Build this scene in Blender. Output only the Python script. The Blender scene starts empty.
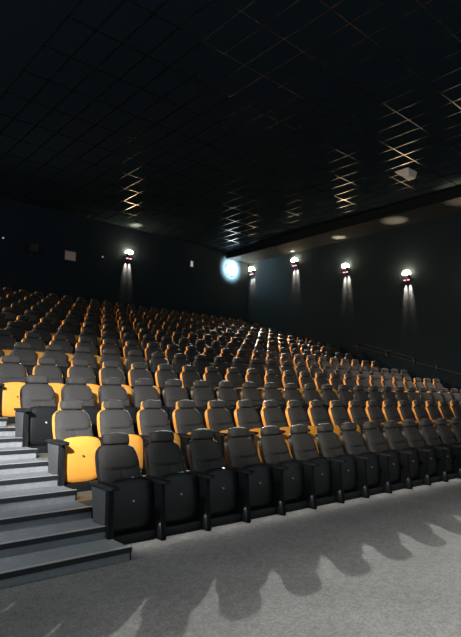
import bpy, bmesh, math, random
from mathutils import Vector, Matrix
random.seed(7)
S = bpy.context.scene
COL = S.collection

# ------------------------------------------------------------------ layout
P = 0.6                      # seat pitch
D, R = 1.1782, 0.3213        # row depth and rise
T, RS = D / 3, R / 3         # stair going and rise
STAIR_R, STAIR_L = -0.2875, -2.1
SY = -0.8173                 # nosing of the lowest step
NROW = 14
XL, XR = -4.2, 17.4          # side walls
YF, YB = -11.0, 16.8         # screen wall and back wall
ZC = 9.2                     # ceiling
CAM = Vector((-2.9145, -5.1769, 1.5571))
YAW, PIT, ROL, FPX = 0.7142, 0.1326, 0.0200, 525.37


def row_len(i):
    return 24 if i < 8 else 27


# ------------------------------------------------------------------ materials
def mat(name, col, rough=0.6, metal=0.0, spec=0.5, noise=None, bump=None, emit=None, coat=0.0):
    m = bpy.data.materials.new(name)
    m.use_nodes = True
    nt = m.node_tree
    b = nt.nodes['Principled BSDF']
    b.inputs['Base Color'].default_value = (*col, 1)
    b.inputs['Roughness'].default_value = rough
    b.inputs['Metallic'].default_value = metal
    b.inputs['Specular IOR Level'].default_value = spec
    if coat:
        b.inputs['Coat Weight'].default_value = coat
        b.inputs['Coat Roughness'].default_value = 0.25
    if emit:
        b.inputs['Emission Color'].default_value = (*emit[0], 1)
        b.inputs['Emission Strength'].default_value = emit[1]
    tc = nt.nodes.new('ShaderNodeTexCoord')
    if noise:
        layers = noise if isinstance(noise, list) else [noise]
        prev = None
        for sc, amt in layers:
            n = nt.nodes.new('ShaderNodeTexNoise')
            n.inputs['Scale'].default_value = sc
            n.inputs['Detail'].default_value = 5
            nt.links.new(tc.outputs['Object'], n.inputs['Vector'])
            r = nt.nodes.new('ShaderNodeMapRange')
            r.inputs['From Min'].default_value = 0.3
            r.inputs['From Max'].default_value = 0.7
            r.inputs['To Min'].default_value = 1 - amt
            r.inputs['To Max'].default_value = 1 + amt
            nt.links.new(n.outputs['Fac'], r.inputs['Value'])
            if prev is None:
                prev = r.outputs['Result']
            else:
                mu = nt.nodes.new('ShaderNodeMath')
                mu.operation = 'MULTIPLY'
                nt.links.new(prev, mu.inputs[0])
                nt.links.new(r.outputs['Result'], mu.inputs[1])
                prev = mu.outputs[0]
        vm = nt.nodes.new('ShaderNodeVectorMath')
        vm.operation = 'SCALE'
        vm.inputs[0].default_value = col
        nt.links.new(prev, vm.inputs['Scale'])
        nt.links.new(vm.outputs['Vector'], b.inputs['Base Color'])
    if bump:
        n = nt.nodes.new('ShaderNodeTexNoise')
        n.inputs['Scale'].default_value = bump[0]
        n.inputs['Detail'].default_value = 3
        nt.links.new(tc.outputs['Object'], n.inputs['Vector'])
        bp = nt.nodes.new('ShaderNodeBump')
        bp.inputs['Strength'].default_value = bump[1]
        bp.inputs['Distance'].default_value = 0.01
        nt.links.new(n.outputs['Fac'], bp.inputs['Height'])
        nt.links.new(bp.outputs['Normal'], b.inputs['Normal'])
    return m


M = {
    'fabric': mat('seat_fabric_charcoal', (0.050, 0.0465, 0.044), 0.75, spec=0.25, noise=(60, 0.12), bump=(420, 0.25)),
    'black': mat('black_seat_plastic', (0.010, 0.011, 0.012), 0.42, noise=(25, 0.1)),
    'frame': mat('black_seat_frame', (0.009, 0.010, 0.011), 0.75, spec=0.15, noise=(25, 0.1)),
    'arm': mat('black_armrest', (0.010, 0.011, 0.012), 0.5, noise=(25, 0.1)),
    'yellow': mat('yellow_seat_shell', (0.88, 0.365, 0.058), 0.42, noise=(12, 0.04)),
    'panel': mat('grey_end_panel', (0.065, 0.068, 0.072), 0.8, noise=(90, 0.12), bump=(300, 0.3)),
    'white': mat('white_button', (0.5, 0.5, 0.5), 0.4),
    'brown': mat('brown_button', (0.12, 0.05, 0.015), 0.4),
    'carpet': mat('grey_carpet', (0.25, 0.245, 0.238), 0.95, spec=0.15, noise=[(1.3, 0.12), (14, 0.14), (45, 0.25), (150, 0.3)], bump=(220, 0.9)),
    'stair': mat('grey_stair_carpet', (0.27, 0.285, 0.30), 0.95, spec=0.15, noise=[(3, 0.08), (26, 0.10), (160, 0.2)], bump=(260, 0.7)),
    'nosing': mat('black_rubber_nosing', (0.012, 0.013, 0.015), 0.5),
    'strip': mat('aluminium_nosing_strip', (0.42, 0.43, 0.44), 0.5, metal=0.2),
    'tier': mat('seating_tier_vinyl', (0.16, 0.15, 0.13), 0.5, noise=(6, 0.1)),
    'wall': mat('black_acoustic_wall', (0.018, 0.030, 0.040), 0.95, spec=0.05, noise=(40, 0.15), bump=(120, 0.5)),
    'ceil': mat('black_ceiling_tile', (0.018, 0.030, 0.040), 0.95, spec=0.0, noise=(50, 0.2)),
    'tbar': mat('ceiling_tee_bar', (0.75, 0.75, 0.75), 0.24, metal=1.0),
    'soffit': mat('dark_soffit_plaster', (0.011, 0.015, 0.019), 0.95, spec=0.05, noise=(20, 0.1)),
    'rail': mat('dull_steel_rail', (0.050, 0.055, 0.060), 0.4, metal=0.7),
    'sconce': mat('dark_sconce_metal', (0.05, 0.045, 0.05), 0.35, metal=0.6),
    'glow': mat('warm_lamp_glass', (1, 0.9, 0.7), 0.4, emit=((1.0, 0.72, 0.42), 85)),
    'down': mat('downlight_lens', (1, 0.6, 0.6), 0.4, emit=((1.0, 0.35, 0.55), 2.2)),
    'port': mat('port_frame_black', (0.02, 0.02, 0.022), 0.5),
    'lens': mat('projector_lens_lit', (1, 1, 1), 0.3, emit=((0.86, 1.0, 0.98), 9)),
    'portglow': mat('projection_window_lit', (1, 1, 1), 0.3, emit=((0.75, 0.95, 0.92), 3)),
    'beige': mat('beige_grille_glow', (0.30, 0.25, 0.20), 0.7, emit=((0.62, 0.50, 0.40), 0.06)),  # slight glow put into the colour, the grille is no lamp
    'paper': mat('pale_lit_glass', (0.8, 0.8, 0.78), 0.5, emit=((0.8, 0.85, 0.8), 0.3)),
    'fixture': mat('white_painted_fixture', (0.75, 0.72, 0.68), 0.5),
}

_nt = M['tbar'].node_tree
_g = _nt.nodes.new('ShaderNodeBsdfGlossy')
_g.distribution = 'BECKMANN'
_g.inputs['Color'].default_value = (0.27, 0.27, 0.27, 1)
_g.inputs['Roughness'].default_value = 0.28
_nt.links.new(_g.outputs[0], _nt.nodes['Material Output'].inputs['Surface'])


# ------------------------------------------------------------------ mesh helpers
def new_mesh(name, bm, m, smooth=None):
    me = bpy.data.meshes.new(name)
    bmesh.ops.recalc_face_normals(bm, faces=bm.faces)
    bm.to_mesh(me)
    bm.free()
    me.materials.append(m)
    if smooth is not None:
        me.shade_smooth() if hasattr(me, 'shade_smooth') else None
        for p in me.polygons:
            p.use_smooth = True
        if smooth < 180:
            me.set_sharp_from_angle(angle=math.radians(smooth))
    return me


def obj(name, me, parent=None, loc=None):
    o = bpy.data.objects.new(name, me)
    COL.objects.link(o)
    if parent is not None:
        o.parent = parent
    if loc is not None:
        o.location = loc
    return o


def empty(name, loc=(0, 0, 0), rz=0):
    o = bpy.data.objects.new(name, None)
    o.empty_display_size = 0.1
    COL.objects.link(o)
    o.location = loc
    o.rotation_euler = (0, 0, rz)
    return o


def tag(o, label=None, cat=None, group=None, kind=None):
    if label:
        o['label'] = label
    if cat:
        o['category'] = cat
    if group:
        o['group'] = group
    if kind:
        o['kind'] = kind
    return o


def box(bm, x0, x1, y0, y1, z0, z1, bev=0.0, seg=2):
    vs = [bm.verts.new((x, y, z)) for x in (x0, x1) for y in (y0, y1) for z in (z0, z1)]
    q = [(0, 1, 3, 2), (4, 6, 7, 5), (0, 4, 5, 1), (2, 3, 7, 6), (0, 2, 6, 4), (1, 5, 7, 3)]
    fs = [bm.faces.new([vs[k] for k in f]) for f in q]
    if bev:
        es = {e for f in fs for e in f.edges}
        bmesh.ops.bevel(bm, geom=list(es), offset=bev, segments=seg, affect='EDGES', profile=0.5)
    return bm


def boxmesh(name, m, *a, bev=0.0, smooth=None, seg=2):
    bm = bmesh.new()
    box(bm, *a, bev=bev, seg=seg)
    return new_mesh(name, bm, m, smooth)


def prism_x(bm, prof, x0, x1, bev=0.0):
    a = [bm.verts.new((x0, y, z)) for y, z in prof]
    b = [bm.verts.new((x1, y, z)) for y, z in prof]
    n = len(prof)
    fs = [bm.faces.new(a), bm.faces.new(b[::-1])]
    for k in range(n):
        fs.append(bm.faces.new((a[k], b[k], b[(k + 1) % n], a[(k + 1) % n])))
    if bev:
        es = {e for f in fs for e in f.edges}
        bmesh.ops.bevel(bm, geom=list(es), offset=bev, segments=2, affect='EDGES', profile=0.5)
    return bm


def tube(bm, p0, p1, r, n=12):
    p0, p1 = Vector(p0), Vector(p1)
    d = (p1 - p0).normalized()
    u = d.orthogonal().normalized()
    v = d.cross(u)
    A = [bm.verts.new(p0 + r * (math.cos(t) * u + math.sin(t) * v)) for t in [2 * math.pi * k / n for k in range(n)]]
    B = [bm.verts.new(p1 + r * (math.cos(t) * u + math.sin(t) * v)) for t in [2 * math.pi * k / n for k in range(n)]]
    bm.faces.new(A[::-1])
    bm.faces.new(B)
    for k in range(n):
        bm.faces.new((A[k], A[(k + 1) % n], B[(k + 1) % n], B[k]))
    return bm


def interp(tab, z):
    if z <= tab[0][0]:
        return tab[0][1]
    for (a, ya), (b, yb) in zip(tab, tab[1:]):
        if z <= b:
            t = (z - a) / (b - a)
            t = t * t * (3 - 2 * t) * 0.4 + t * 0.6
            return ya + (yb - ya) * t
    return tab[-1][1]


def pillow(bm, W, z0, z1, front, back, p=7, arch=0.0, nu=13, nv=15, wmin=0.55):
    """closed cushion-like body: W(v) half width, front/back(z,u) give depth"""
    F, B = [], []
    for iv in range(nv):
        v = 0.5 - 0.5 * math.cos(math.pi * iv / (nv - 1))
        v = 0.5 * v + 0.5 * iv / (nv - 1)
        e = abs(2 * v - 1)
        w = W(v) * max(wmin, (1 - e ** p) ** (1 / p) if e < 1 else 0)
        fr, br = [], []
        for iu in range(nu):
            u = -math.cos(math.pi * iu / (nu - 1))
            u = 0.55 * u + 0.45 * (2 * iu / (nu - 1) - 1)
            z = z0 + (z1 - z0) * v + arch * (1 - u * u) * v
            fr.append(bm.verts.new((u * w, front(z, u, v), z)))
            br.append(bm.verts.new((u * w, back(z, u, v), z)))
        F.append(fr)
        B.append(br)
    for a in range(nv - 1):
        for c in range(nu - 1):
            bm.faces.new((F[a][c], F[a][c + 1], F[a + 1][c + 1], F[a + 1][c]))
            bm.faces.new((B[a][c], B[a + 1][c], B[a + 1][c + 1], B[a][c + 1]))
        bm.faces.new((F[a][0], F[a + 1][0], B[a + 1][0], B[a][0]))
        bm.faces.new((F[a][-1], B[a][-1], B[a + 1][-1], F[a + 1][-1]))
    for c in range(nu - 1):
        bm.faces.new((F[0][c], B[0][c], B[0][c + 1], F[0][c + 1]))
        bm.faces.new((F[-1][c], F[-1][c + 1], B[-1][c + 1], B[-1][c]))
    return bm


# ------------------------------------------------------------------ the cinema seat
SPINE = [(0.15, -0.225), (0.35, -0.215), (0.52, -0.180), (0.70, -0.090), (0.92, 0.0), (1.08, 0.016)]


def spine(z):
    return interp(SPINE, z)


def edge(u, v, pu=5, pv=9):
    return max(0.0, (1 - abs(u) ** pu)) ** 0.5 * max(0.0, 1 - abs(2 * v - 1) ** pv) ** 0.5


def g(x, s):
    return math.exp(-(x / s) ** 2)


def pad_front(z, u, v):
    d = 0.058 * edge(u, v) + 0.004
    a = abs(u)
    zs = 0.690 + 0.075 * max(0.0, (a - 0.55) / 0.45) ** 2.0
    d += 0.016 * (1 / (1 + math.exp(-(z - zs) / 0.006))) * edge(u, v)      # bolster over the lumbar seam
    d -= 0.020 * g(z - zs, 0.011)
    if z < zs:
        d -= 0.012 * g(u, 0.05) * min(1, (zs - z) / 0.02)
        d += 0.016 * a ** 3 * edge(u, v)
    return spine(z) + 0.045 - d


def make_seat_meshes(kind):
    shell = M['yellow'] if kind == 'yellow' else M['black']
    pan = shell
    me = {}
    bm = bmesh.new()
    pillow(bm, lambda v: 0.236 + 0.012 * math.sin(math.pi * min(1, v * 1.3)) - 0.012 * max(0, v - 0.8) / 0.2,
           0.36, 0.925, pad_front, lambda z, u, v: spine(z) + 0.05, p=6, arch=0.012, nu=25, nv=41, wmin=0.72)
    me['backrest'] = new_mesh('backrest', bm, M['fabric'], 60)
    bm = bmesh.new()
    pillow(bm, lambda v: 0.158 - 0.010 * v, 0.930, 1.048,
           lambda z, u, v: spine(z) + 0.040 - 0.058 * edge(u, v, 6, 6),
           lambda z, u, v: spine(z) + 0.055, p=5, arch=0.010, nu=15, nv=11, wmin=0.7)
    me['headrest'] = new_mesh('headrest', bm, M['fabric'], 60)
    bm = bmesh.new()
    pillow(bm, lambda v: 0.248 - 0.012 * max(0, v - 0.75) / 0.25, 0.27, 0.915,
           lambda z, u, v: spine(z) + 0.036 + 0.010 * (1 - abs(u) ** 4),
           lambda z, u, v: spine(z) + 0.096 + 0.030 * (1 - u * u) * (1 - abs(2 * v - 1) ** 4), p=6, nu=15, nv=21, wmin=0.72)
    pillow(bm, lambda v: 0.160 - 0.012 * v, 0.89, 1.040,
           lambda z, u, v: spine(z) + 0.034 + 0.012 * (1 - abs(u) ** 4),
           lambda z, u, v: spine(z) + 0.096 + 0.02 * (1 - u * u), p=5, nu=11, nv=9, wmin=0.7)
    mb = new_mesh('back_shell', bm, shell, 50)
    mb.materials.append(M['frame'])
    for f in mb.polygons:            # unseen rear faces made black to cut bounced light, coloured rim
        if f.normal.y > 0.75:
            f.material_index = 1
    me['back_shell'] = mb
    # folded-up seat: upholstery faces the backrest, the shell shows its underside
    def under(z, u, v):
        return -0.325 - 0.030 * math.sin(math.pi * min(1, max(0, (0.62 - z) / 0.52)) * 0.8) + 0.022 * abs(u) ** 5 + (0.02 * abs(2 * v - 1) ** 10)
    bm = bmesh.new()
    pillow(bm, lambda v: 0.252 - 0.006 * v, 0.100, 0.610, under, lambda z, u, v: under(z, u, v) * 0 - 0.275 - 0.02 * (0.62 - z), p=7, arch=0.016, nu=15, nv=19, wmin=0.75)
    me['seat_shell'] = new_mesh('seat_shell', bm, pan, 50)
    bm = bmesh.new()
    pillow(bm, lambda v: 0.238, 0.15, 0.575, lambda z, u, v: -0.272, lambda z, u, v: -0.262 + 0.030 * edge(u, v) - 0.01, p=6, arch=0.012, nu=11, nv=11, wmin=0.7)
    me['seat_cushion'] = new_mesh('seat_cushion', bm, M['fabric'], 60)
    bm = bmesh.new()
    tube(bm, (0, -0.372, 0.405), (0, -0.350, 0.405), 0.011, 10)
    me['number_button'] = new_mesh('number_button', bm, M['brown'] if kind == 'yellow' else M['white'], 30)
    return me


SIDE = [(-0.445, 0.560), (-0.455, 0.30), (-0.490, 0.030), (-0.500, 0.0), (-0.16, 0.0), (-0.17, 0.05), (-0.150, 0.30), (-0.10, 0.50), (-0.085, 0.560)]
bm = bmesh.new()
prism_x(bm, SIDE, -0.029, 0.029, 0.006)
ME_SIDE = new_mesh('side_panel', bm, M['frame'], 35)
bm = bmesh.new()
prism_x(bm, [(-0.405, 0.545), (-0.412, 0.30), (-0.425, 0.035), (-0.185, 0.035), (-0.165, 0.30), (-0.115, 0.50), (-0.10, 0.545)], -0.040, -0.030, 0.003)
ME_COVER = new_mesh('panel_cover', bm, M['panel'], 35)
bm = bmesh.new()
prism_x(bm, [(-0.535, 0.572), (-0.525, 0.555), (-0.44, 0.552), (-0.06, 0.556), (-0.04, 0.57), (-0.05, 0.590), (-0.20, 0.598), (-0.52, 0.596), (-0.536, 0.586)], -0.042, 0.042, 0.009)
ME_ARM = new_mesh('armrest', bm, M['arm'], 40)
bm = bmesh.new()
box(bm, -0.256, 0.256, -0.40, -0.19, 0.0, 0.095, bev=0.008)
ME_BASE = new_mesh('base_plinth', bm, M['frame'], 35)

ORD = ['first', 'second', 'third', 'fourth', 'fifth', 'sixth', 'seventh', 'eighth', 'ninth', 'tenth', 'eleventh', 'twelfth', 'thirteenth',
       'fourteenth', 'fifteenth', 'sixteenth', 'seventeenth', 'eighteenth', 'nineteenth', 'twentieth', 'twenty-first', 'twenty-second',
       'twenty-third', 'twenty-fourth', 'twenty-fifth', 'twenty-sixth', 'twenty-seventh']


def build_seat(kind, me):
    t = empty('cinema_seat')
    obj('backrest', me['backrest'], t)
    obj('headrest', me['headrest'], t)
    obj('back_shell', me['back_shell'], t)
    sh = obj('seat_shell', me['seat_shell'], t)
    obj('number_button', me['number_button'], sh)
    obj('seat_cushion', me['seat_cushion'], t)
    obj('side_panel', ME_SIDE, t, (-P / 2, 0, 0))
    obj('armrest', ME_ARM, t, (-P / 2, 0, 0))
    obj('base_plinth', ME_BASE, t)
    return t


def copy_tree(o, parent=None):
    c = o.copy()
    COL.objects.link(c)
    if parent is not None:
        c.parent = parent
    for ch in o.children:
        copy_tree(ch, c)
    return c


# camera frame, also used to pick which seats the photograph shows
d_ = Vector((math.sin(YAW) * math.cos(PIT), math.cos(YAW) * math.cos(PIT), math.sin(PIT)))
r_ = Vector((math.cos(YAW), -math.sin(YAW), 0))
u_ = r_.cross(d_)
r2 = r_ * math.cos(ROL) + u_ * math.sin(ROL)
u2 = -r_ * math.sin(ROL) + u_ * math.cos(ROL)


def project(q):
    v = Vector(q) - CAM
    z = v.dot(d_)
    return 230.5 + FPX * v.dot(r2) / z, 318.5 - FPX * v.dot(u2) / z, z


def seat_label(i, j):
    shell = 'yellow' if i % 2 else 'black'
    row = 'front row' if i == 0 else ('topmost row' if i == NROW - 1 else ORD[i] + ' row')
    if i < 4:
        where = 'at the stairs end' if j == 0 else ORD[j] + ' from the stairs'
    else:
        k = row_len(i) - 1 - j
        where = 'last at the right end' if k == 0 else ORD[k] + ' from the right end'
    return f'charcoal folding cinema seat with {shell} shell, {row}, {where}'


MES = {k: make_seat_meshes(k) for k in ('black', 'yellow')}
spots, rest = [], []
for i in range(NROW):
    for j in range(row_len(i)):
        px, py, pz = project((j * P, i * D, i * R + 0.8))
        hw = 0.33 * FPX / pz
        if px + hw > 0 and px - hw < 461:
            spots.append((i, j, pz, px))
        elif -90 < px < 540:
            rest.append((i, j))
spots.sort(key=lambda s: s[2])
rest += [(s[0], s[1]) for s in spots[300:]]
spots = sorted(spots[:300])
print('seats', len(spots), 'rest', len(rest))
proto = {}
made = {}
for i, j, pz, px in spots:
    k = 'yellow' if i % 2 else 'black'
    if k not in proto:
        proto[k] = build_seat(k, MES[k])
        t = proto[k]
    else:
        t = copy_tree(proto[k])
    made[(i, j)] = t
    t.location = (j * P, i * D, i * R)
for (i, j), t in made.items():
    tag(t, seat_label(i, j), 'seat', 'folding seats in the rising rows')
    if j == 0:
        sp = [c for c in t.children if c.name.startswith('side_panel')][0]
        c = obj('panel_cover', ME_COVER, sp)
        c['label'] = 'grey aisle side of the end panel'
    if j == row_len(i) - 1:
        obj('side_panel', ME_SIDE, t, (P / 2, 0, 0))
        obj('armrest', ME_ARM, t, (P / 2, 0, 0))
# the few seats past the first 300: one object
if rest:
    bm = bmesh.new()
    mats = [M['fabric'], M['black'], M['yellow'], M['frame'], M['arm'], M['white'], M['brown']]
    for i, j in rest:
        me = MES['yellow' if i % 2 else 'black']
        for src, dx in [(me[n], 0) for n in me] + [(ME_SIDE, -P / 2), (ME_ARM, -P / 2), (ME_BASE, 0)]:
            n0 = len(bm.verts)
            f0 = len(bm.faces)
            bm.from_mesh(src)
            bm.verts.ensure_lookup_table()
            bm.faces.ensure_lookup_table()
            off = Vector((j * P + dx, i * D, i * R))
            for v in bm.verts[n0:]:
                v.co += off
            mi = mats.index(src.materials[0])
            for f in bm.faces[f0:]:
                f.material_index = mi
    me = bpy.data.meshes.new('cinema_seats')
    bm.to_mesh(me)
    bm.free()
    for m in mats:
        me.materials.append(m)
    o = obj('cinema_seats', me)
    tag(o, 'farthest dark folding cinema seats at the edges of the upper rows', 'seats', kind='stuff')

# ------------------------------------------------------------------ room shell
def struct(name, me, parent=None):
    return tag(obj(name, me, parent), kind='structure')


struct('floor', boxmesh('floor', M['carpet'], XL - .1, XR + .1, YF - .1, 0.30, -0.12, 0.0))
for i in range(1, NROW):
    y0 = (i - 1) * D + 0.30
    y1 = i * D + 0.30 if i < NROW - 1 else YB + 0.1
    struct('seating_tier', boxmesh('seating_tier', M['tier'], STAIR_R, XR + .1, y0, y1 + (0.02 if i < NROW - 1 else 0), i * R - R - 0.15, i * R))
nstep = 3 * (NROW - 1)
st = tag(empty('stairs', (0, 0, 0)), 'grey carpeted aisle stairs with black nosings beside the seat rows', 'stairs', kind='structure')
for k in range(nstep):
    y0 = SY + k * T
    y1 = y0 + T + 0.005 if k < nstep - 1 else YB + 0.1
    z = (k + 1) * RS
    s = obj('step', boxmesh('step', M['stair'], STAIR_L, STAIR_R, y0, y1, max(z - RS - 0.1, -0.05), z - 0.001), st)
    bm = bmesh.new()
    prism_x(bm, [(y0 - 0.014, z - 0.040), (y0 - 0.014, z + 0.004), (y0 + 0.012, z + 0.004), (y0 + 0.012, z - 0.001), (y0 - 0.002, z - 0.001), (y0 - 0.002, z - 0.040)],
            STAIR_L, STAIR_R + 0.012)
    box(bm, STAIR_R - 0.001, STAIR_R + 0.012, y0 - 0.004, y0 + 0.035, max(z - RS, 0), z)
    obj('nosing', new_mesh('nosing', bm, M['nosing']), s)
    obj('nosing_strip', boxmesh('nosing_strip', M['strip'], STAIR_L, STAIR_R + 0.010, y0 - 0.008, y0 + 0.030, z - 0.0005, z + 0.008), s)
struct('seating_tier', boxmesh('seating_tier', M['carpet'], XL - .1, STAIR_L, 0.3, YB + .1, -0.12, 0.0))

struct('wall_right', boxmesh('wall_right', M['wall'], XR, XR + 0.2, YF - .2, YB + .2, -0.1, ZC + 0.3))
struct('wall_back', boxmesh('wall_back', M['wall'], XL - .2, XR + .2, YB, YB + 0.2, -0.1, ZC + 0.3))
struct('ceiling', boxmesh('ceiling', M['ceil'], XL - .2, XR + .2, YF - .2, YB + .2, ZC, ZC + 0.2))
SOF = 15.75
struct('trim_1', boxmesh('trim_1', M['soffit'], SOF, XR, YF, YB, 8.78, ZC + 0.01))
# exposed tee-bar grid of the suspended ceiling
bm = bmesh.new()
x = SOF - 0.02
while x > 1.0:
    box(bm, x - 0.016, x + 0.016, -8, YB, ZC - 0.006, ZC + 0.002)
    x -= 0.64
y = YB - 0.55
while y > -8:
    box(bm, 1.0, SOF, y - 0.016, y + 0.016, ZC - 0.006, ZC + 0.002)
    y -= 1.28
struct('ceiling_grid', new_mesh('ceiling_grid', bm, M['tbar']))

# ------------------------------------------------------------------ wall sconces
ME_BODY = boxmesh('lamp_body', M['sconce'], -0.15, 0.15, 0.03, 0.22, -0.16, 0.10, bev=0.03, smooth=35)
bm = bmesh.new()
bmesh.ops.create_uvsphere(bm, u_segments=16, v_segments=10, radius=0.175)
for v in bm.verts:
    v.co = Vector((v.co.x, v.co.y + 0.125, v.co.z * 0.75 + 0.12))
ME_BULB = new_mesh('lamp_shade', bm, M['glow'], 180)
ME_PLATE = boxmesh('wall_plate', M['sconce'], -0.10, 0.10, 0.0, 0.03, -0.12, 0.12, bev=0.01)
bm = bmesh.new()
tube(bm, (0, 0.125, -0.158), (0, 0.125, -0.185), 0.055, 14)
ME_DOWN = new_mesh('downlight_lens', bm, M['down'], 40)


def light(name, kind, loc, energy, color=(1, 1, 1), size=0.05, aim=None, angle=60, blend=0.6, shape=None):
    L = bpy.data.lights.new(name, kind)
    L.energy = energy
    L.color = color
    if kind == 'AREA':
        if shape:
            L.shape = 'RECTANGLE'
            L.size, L.size_y = shape
        else:
            L.shape = 'DISK'
            L.size = size
    else:
        L.shadow_soft_size = size
    if kind == 'SPOT':
        L.spot_size = math.radians(angle)
        L.spot_blend = blend
    o = bpy.data.objects.new(name, L)
    COL.objects.link(o)
    o.location = loc
    if aim is not None:
        dr = Vector(aim) - Vector(loc)
        o.rotation_euler = dr.to_track_quat('-Z', 'Y').to_euler()
    return o


WARM = (1.0, 0.66, 0.36)


def sconce(x, y, z, rz, label, s=1.0):
    t = tag(empty('wall_sconce', (x, y, z), rz), label, 'wall lamp', 'up and down wall sconces')
    b = obj('lamp_body', ME_BODY, t)
    obj('wall_plate', ME_PLATE, t)
    obj('lamp_shade', ME_BULB, t)
    for dx in (-0.085, 0.085):
        o = obj('downlight_lens', ME_DOWN, b, (dx, 0, 0))
    mw = Matrix.Translation((x, y, z)) @ Matrix.Rotation(rz, 4, 'Z')
    W = lambda q: tuple(mw @ Vector(q))
    for dx in (-0.085, 0.085):
        light('sconce_down', 'SPOT', W((dx, 0.10, -0.19)), 1500 * s, (1.0, 0.60, 0.40), 0.015, W((dx * 1.25, 0.01, -0.52)), 29, 1.0)
    light('sconce_up', 'SPOT', W((0, 0.16, 0.28)), 2000 * s, WARM, 0.03, W((0, 0.54, 1.28)), 34, 1.0)
    light('sconce_glow', 'POINT', W((0, 0.14, 0.30)), 1.6 * s, (1.0, 0.66, 0.32), 0.05)
    return t


RZR, RZB = math.pi / 2, math.pi      # local +y points into the room
sconce(XR, 6.62, 6.50, RZR, 'warm wall sconce farthest right in the photo, low on the dark right wall')
sconce(XR, 9.81, 7.34, RZR, 'warm wall sconce on the dark right wall, second from the right')
sconce(XR, 13.07, 8.20, RZR, 'warm wall sconce third from the right, just below the soffit')
sconce(XR, 16.35, 8.24, RZR, 'small warm wall sconce in the corner, just right of the bright projector', 0.6)
sconce(9.5, YB, 7.82, RZB, 'warm wall sconce alone on the left, on the dark back wall', 0.8)
sconce(XR, 3.40, 5.62, RZR, 'warm wall sconce nearest the screen, at the right edge beside the handrail')

# ------------------------------------------------------------------ projection ports
PX, PZ = 16.1, 8.26
t = tag(empty('projector', (PX, YB, PZ), math.pi), 'dazzling white cinema projector shining from the back wall', 'projector')
bm = bmesh.new()
tube(bm, (0, -0.02, 0), (0, 0.04, 0), 0.42, 32)
obj('port_frame', new_mesh('port_frame', bm, M['port'], 40), t)
bm = bmesh.new()
tube(bm, (0, 0.0, 0), (0, 0.07, 0), 0.385, 32)
lb = obj('lens_barrel', new_mesh('lens_barrel', bm, M['port'], 40), t)
bm = bmesh.new()
bmesh.ops.create_uvsphere(bm, u_segments=24, v_segments=12, radius=0.37)
for v in bm.verts:
    v.co = Vector((v.co.x, v.co.y * 0.3 + 0.06, v.co.z))
obj('lens', new_mesh('lens', bm, M['lens'], 180), lb)


def back_at(px, py):
    """point on the back wall seen at that spot of the photograph"""
    v = d_ + r2 * ((px - 230.5) / FPX) - u2 * ((py - 318.5) / FPX)
    s = (YB - CAM.y) / v.y
    return CAM + v * s


def wall_box(name, part, px, py, w, h, m, label, cat, framed=True):
    q = back_at(px, py)
    t = tag(empty(name, (q.x, YB, q.z), math.pi), label, cat)
    if framed:
        bm = bmesh.new()
        f = 0.05
        for a in ((-w / 2 - f, w / 2 + f, h / 2, h / 2 + f), (-w / 2 - f, w / 2 + f, -h / 2 - f, -h / 2), (-w / 2 - f, -w / 2, -h / 2, h / 2), (w / 2, w / 2 + f, -h / 2, h / 2)):
            box(bm, a[0], a[1], 0.0, 0.05, a[2], a[3])
        obj('frame', new_mesh('frame', bm, M['port']), t)
    obj(part, boxmesh(part, m, -w / 2, w / 2, 0.0, 0.02, -h / 2, h / 2), t)
    return t


v = wall_box('vent_grille', 'backing', 70, 256, 0.50, 0.40, M['beige'], 'small beige slatted grille on the dark back wall at far left', 'vent')
for k in range(5):
    obj('slat', boxmesh('slat', M['beige'], -0.25, 0.25, 0.02, 0.045, -0.19 + k * 0.08, -0.15 + k * 0.08), v)
wall_box('projection_window', 'pane', 191.5, 264, 0.18, 0.30, M['paper'], 'tiny pale lit projection window left of the bright projector', 'window')
for px, py, lab in ((3, 238, 'tiny pale indicator light at the left edge of the back wall'), (102.5, 257, 'tiny pale indicator light left of the lone back wall sconce')):
    q = back_at(px, py)
    bm = bmesh.new()
    tube(bm, (q.x, YB + 0.02, q.z), (q.x, YB - 0.04, q.z), 0.035, 10)
    tag(obj('indicator_light', new_mesh('indicator_light', bm, M['paper'], 40)), lab, 'indicator light', 'indicator lights on the back wall')
q = back_at(31, 248)
t = tag(empty('wall_speaker', (q.x, YB, q.z), math.pi), 'dark wall speaker with pale bracket edges at upper left', 'speaker')
obj('cabinet', boxmesh('cabinet', M['port'], -0.22, 0.16, 0.05, 0.30, -0.22, 0.16, bev=0.02), t)
obj('bracket', boxmesh('bracket', M['rail'], -0.05, 0.05, 0.0, 0.06, -0.35, 0.26), t)

# wedge-shaped white fitting under the ceiling
v = d_ + r2 * ((406.5 - 230.5) / FPX) - u2 * ((175 - 318.5) / FPX)
q = CAM + v * ((ZC - 0.12 - CAM.z) / v.z)
bm = bmesh.new()
a = [bm.verts.new(c) for c in ((-0.30, -0.25, 0.12), (0.30, -0.25, 0.12), (0.30, 0.30, 0.12), (-0.30, 0.30, 0.12), (-0.16, -0.20, -0.10), (0.22, -0.20, -0.14), (0.22, 0.05, -0.14), (-0.16, 0.05, -0.10))]
for f in ((0, 1, 5, 4), (1, 2, 6, 5), (2, 3, 7, 6), (3, 0, 4, 7), (4, 5, 6, 7), (0, 3, 2, 1)):
    bm.faces.new([a[k] for k in f])
bmesh.ops.bevel(bm, geom=list(bm.edges), offset=0.012, segments=2, affect='EDGES')
t = tag(empty('ceiling_speaker', (q.x, q.y, ZC - 0.12), 0), 'small pale wedge-shaped fitting hanging under the dark ceiling grid', 'speaker')
obj('housing', new_mesh('housing', bm, M['fixture'], 35), t)

# ------------------------------------------------------------------ handrail on the right wall
t = tag(empty('handrail', (XR, 0, 0)), 'dull steel double handrail sloping down the right wall', 'handrail')


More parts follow.
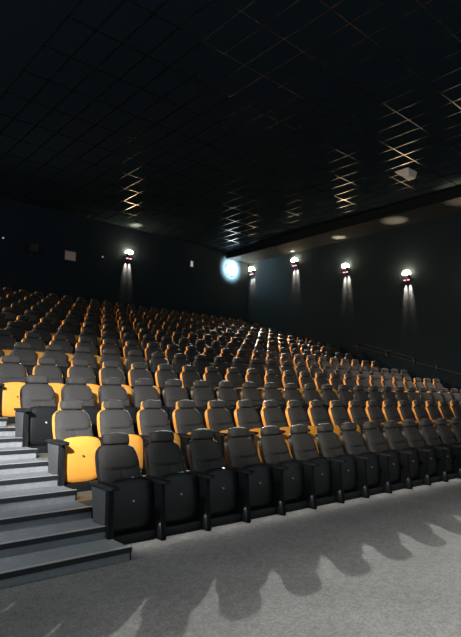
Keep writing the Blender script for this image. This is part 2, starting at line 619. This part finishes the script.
def rz(y):
    return y * R / D + 1.08


bm = bmesh.new()
tube(bm, (-0.10, 9.4, rz(9.4)), (-0.10, -1.0, rz(-1.0)), 0.024)
obj('lower_rail', new_mesh('lower_rail', bm, M['rail'], 40), t)
bm = bmesh.new()
tube(bm, (-0.10, 9.1, rz(9.1) + 0.20), (-0.10, 6.3, rz(6.3) + 0.16), 0.022)
obj('upper_rail', new_mesh('upper_rail', bm, M['rail'], 40), t)
for y in (9.2, 7.7, 6.4, 5.4, 3.4, 1.4):
    obj('bracket', boxmesh('bracket', M['rail'], -0.11, 0.0, y - 0.02, y + 0.02, rz(y) - 0.10, rz(y) + (0.18 if y > 6.3 else 0.12)), t)

# ------------------------------------------------------------------ light
light('projector_beam', 'SPOT', (PX, YB - 0.42, PZ), 28000, (0.97, 1.0, 0.93), 0.10, (6.0, -3.0, 0.0), 42, 0.3)
light('projector_halo_fill', 'SPOT', (PX, YB - 0.60, PZ), 2600, (0.90, 1.0, 0.93), 0.05, (PX, YB, PZ), 116, 1.0)  # added light aimed back at the wall for a halo round the lens
light('house_spot_aisle', 'SPOT', (-3.6, -3.4, 3.6), 4900, (0.97, 0.98, 0.98), 0.05, (0.3, 2.4, 1.15), 36, 1.0)
light('lower_stair_fill', 'SPOT', (-4.0, -0.6, 2.6), 330, (0.97, 0.98, 1.0), 0.15, (-1.2, 0.9, 0.4), 75, 1.0)  # added fill, lifts the lower steps the aisle spot misses
light('seat_fill_left', 'SPOT', (-3.9, -3.0, 4.2), 3200, (1.0, 0.93, 0.82), 0.12, (6.0, 1.9, 1.2), 32, 1.0)  # unseen fill added for the front row and the shell sides
light('left_wall_lamp', 'SPOT', (-4.0, 9.5, 5.6), 2600, (1.0, 0.76, 0.5), 0.10, (6.0, 4.0, 1.2), 70, 0.8)
light('left_wall_lamp_rear', 'SPOT', (-4.0, 15.8, 7.0), 3400, WARM, 0.10, (6.0, 10.0, 3.0), 80, 0.8)
light('front_floor_fill', 'AREA', (3.0, -3.6, 9.0), 95, (1.0, 0.98, 0.95), aim=(3.0, -3.9, 0.0), shape=(10.0, 0.8)).data.spread = math.radians(40)  # broad wash added to brighten the floor before the seats
light('right_seat_fill', 'SPOT', (16.8, -1.5, 6.5), 2600, (1.0, 0.9, 0.8), 0.1, (12.2, 3.6, 2.2), 36, 1.0)  # no fitting here, added to light the right-hand seat faces
light('toe_strip_fill', 'AREA', (5.6, -0.44, 0.16), 14, (1.0, 0.97, 0.92), aim=(5.6, -0.62, 0.0), shape=(11.6, 0.02))  # invented strip source for the bright floor band along the front row

w = bpy.data.worlds.new('World')
S.world = w
w.use_nodes = True
w.node_tree.nodes['Background'].inputs[0].default_value = (0.80, 0.95, 1.0, 1)
w.node_tree.nodes['Background'].inputs[1].default_value = 0.40

# ------------------------------------------------------------------ camera
cd = bpy.data.cameras.new('Camera')
cam = bpy.data.objects.new('Camera', cd)
COL.objects.link(cam)
cd.sensor_fit = 'HORIZONTAL'
cd.sensor_width = 36
cd.lens = FPX / 461 * 36
cd.clip_start = 0.05
cam.matrix_world = Matrix(((r2.x, u2.x, -d_.x, CAM.x), (r2.y, u2.y, -d_.y, CAM.y), (r2.z, u2.z, -d_.z, CAM.z), (0, 0, 0, 1)))
S.camera = cam

S.view_settings.view_transform = 'Standard'
S.view_settings.look = 'None'
S.view_settings.gamma = 1
S.view_settings.exposure = 0
S.view_settings.use_curve_mapping = False
S.cycles.use_denoising = True
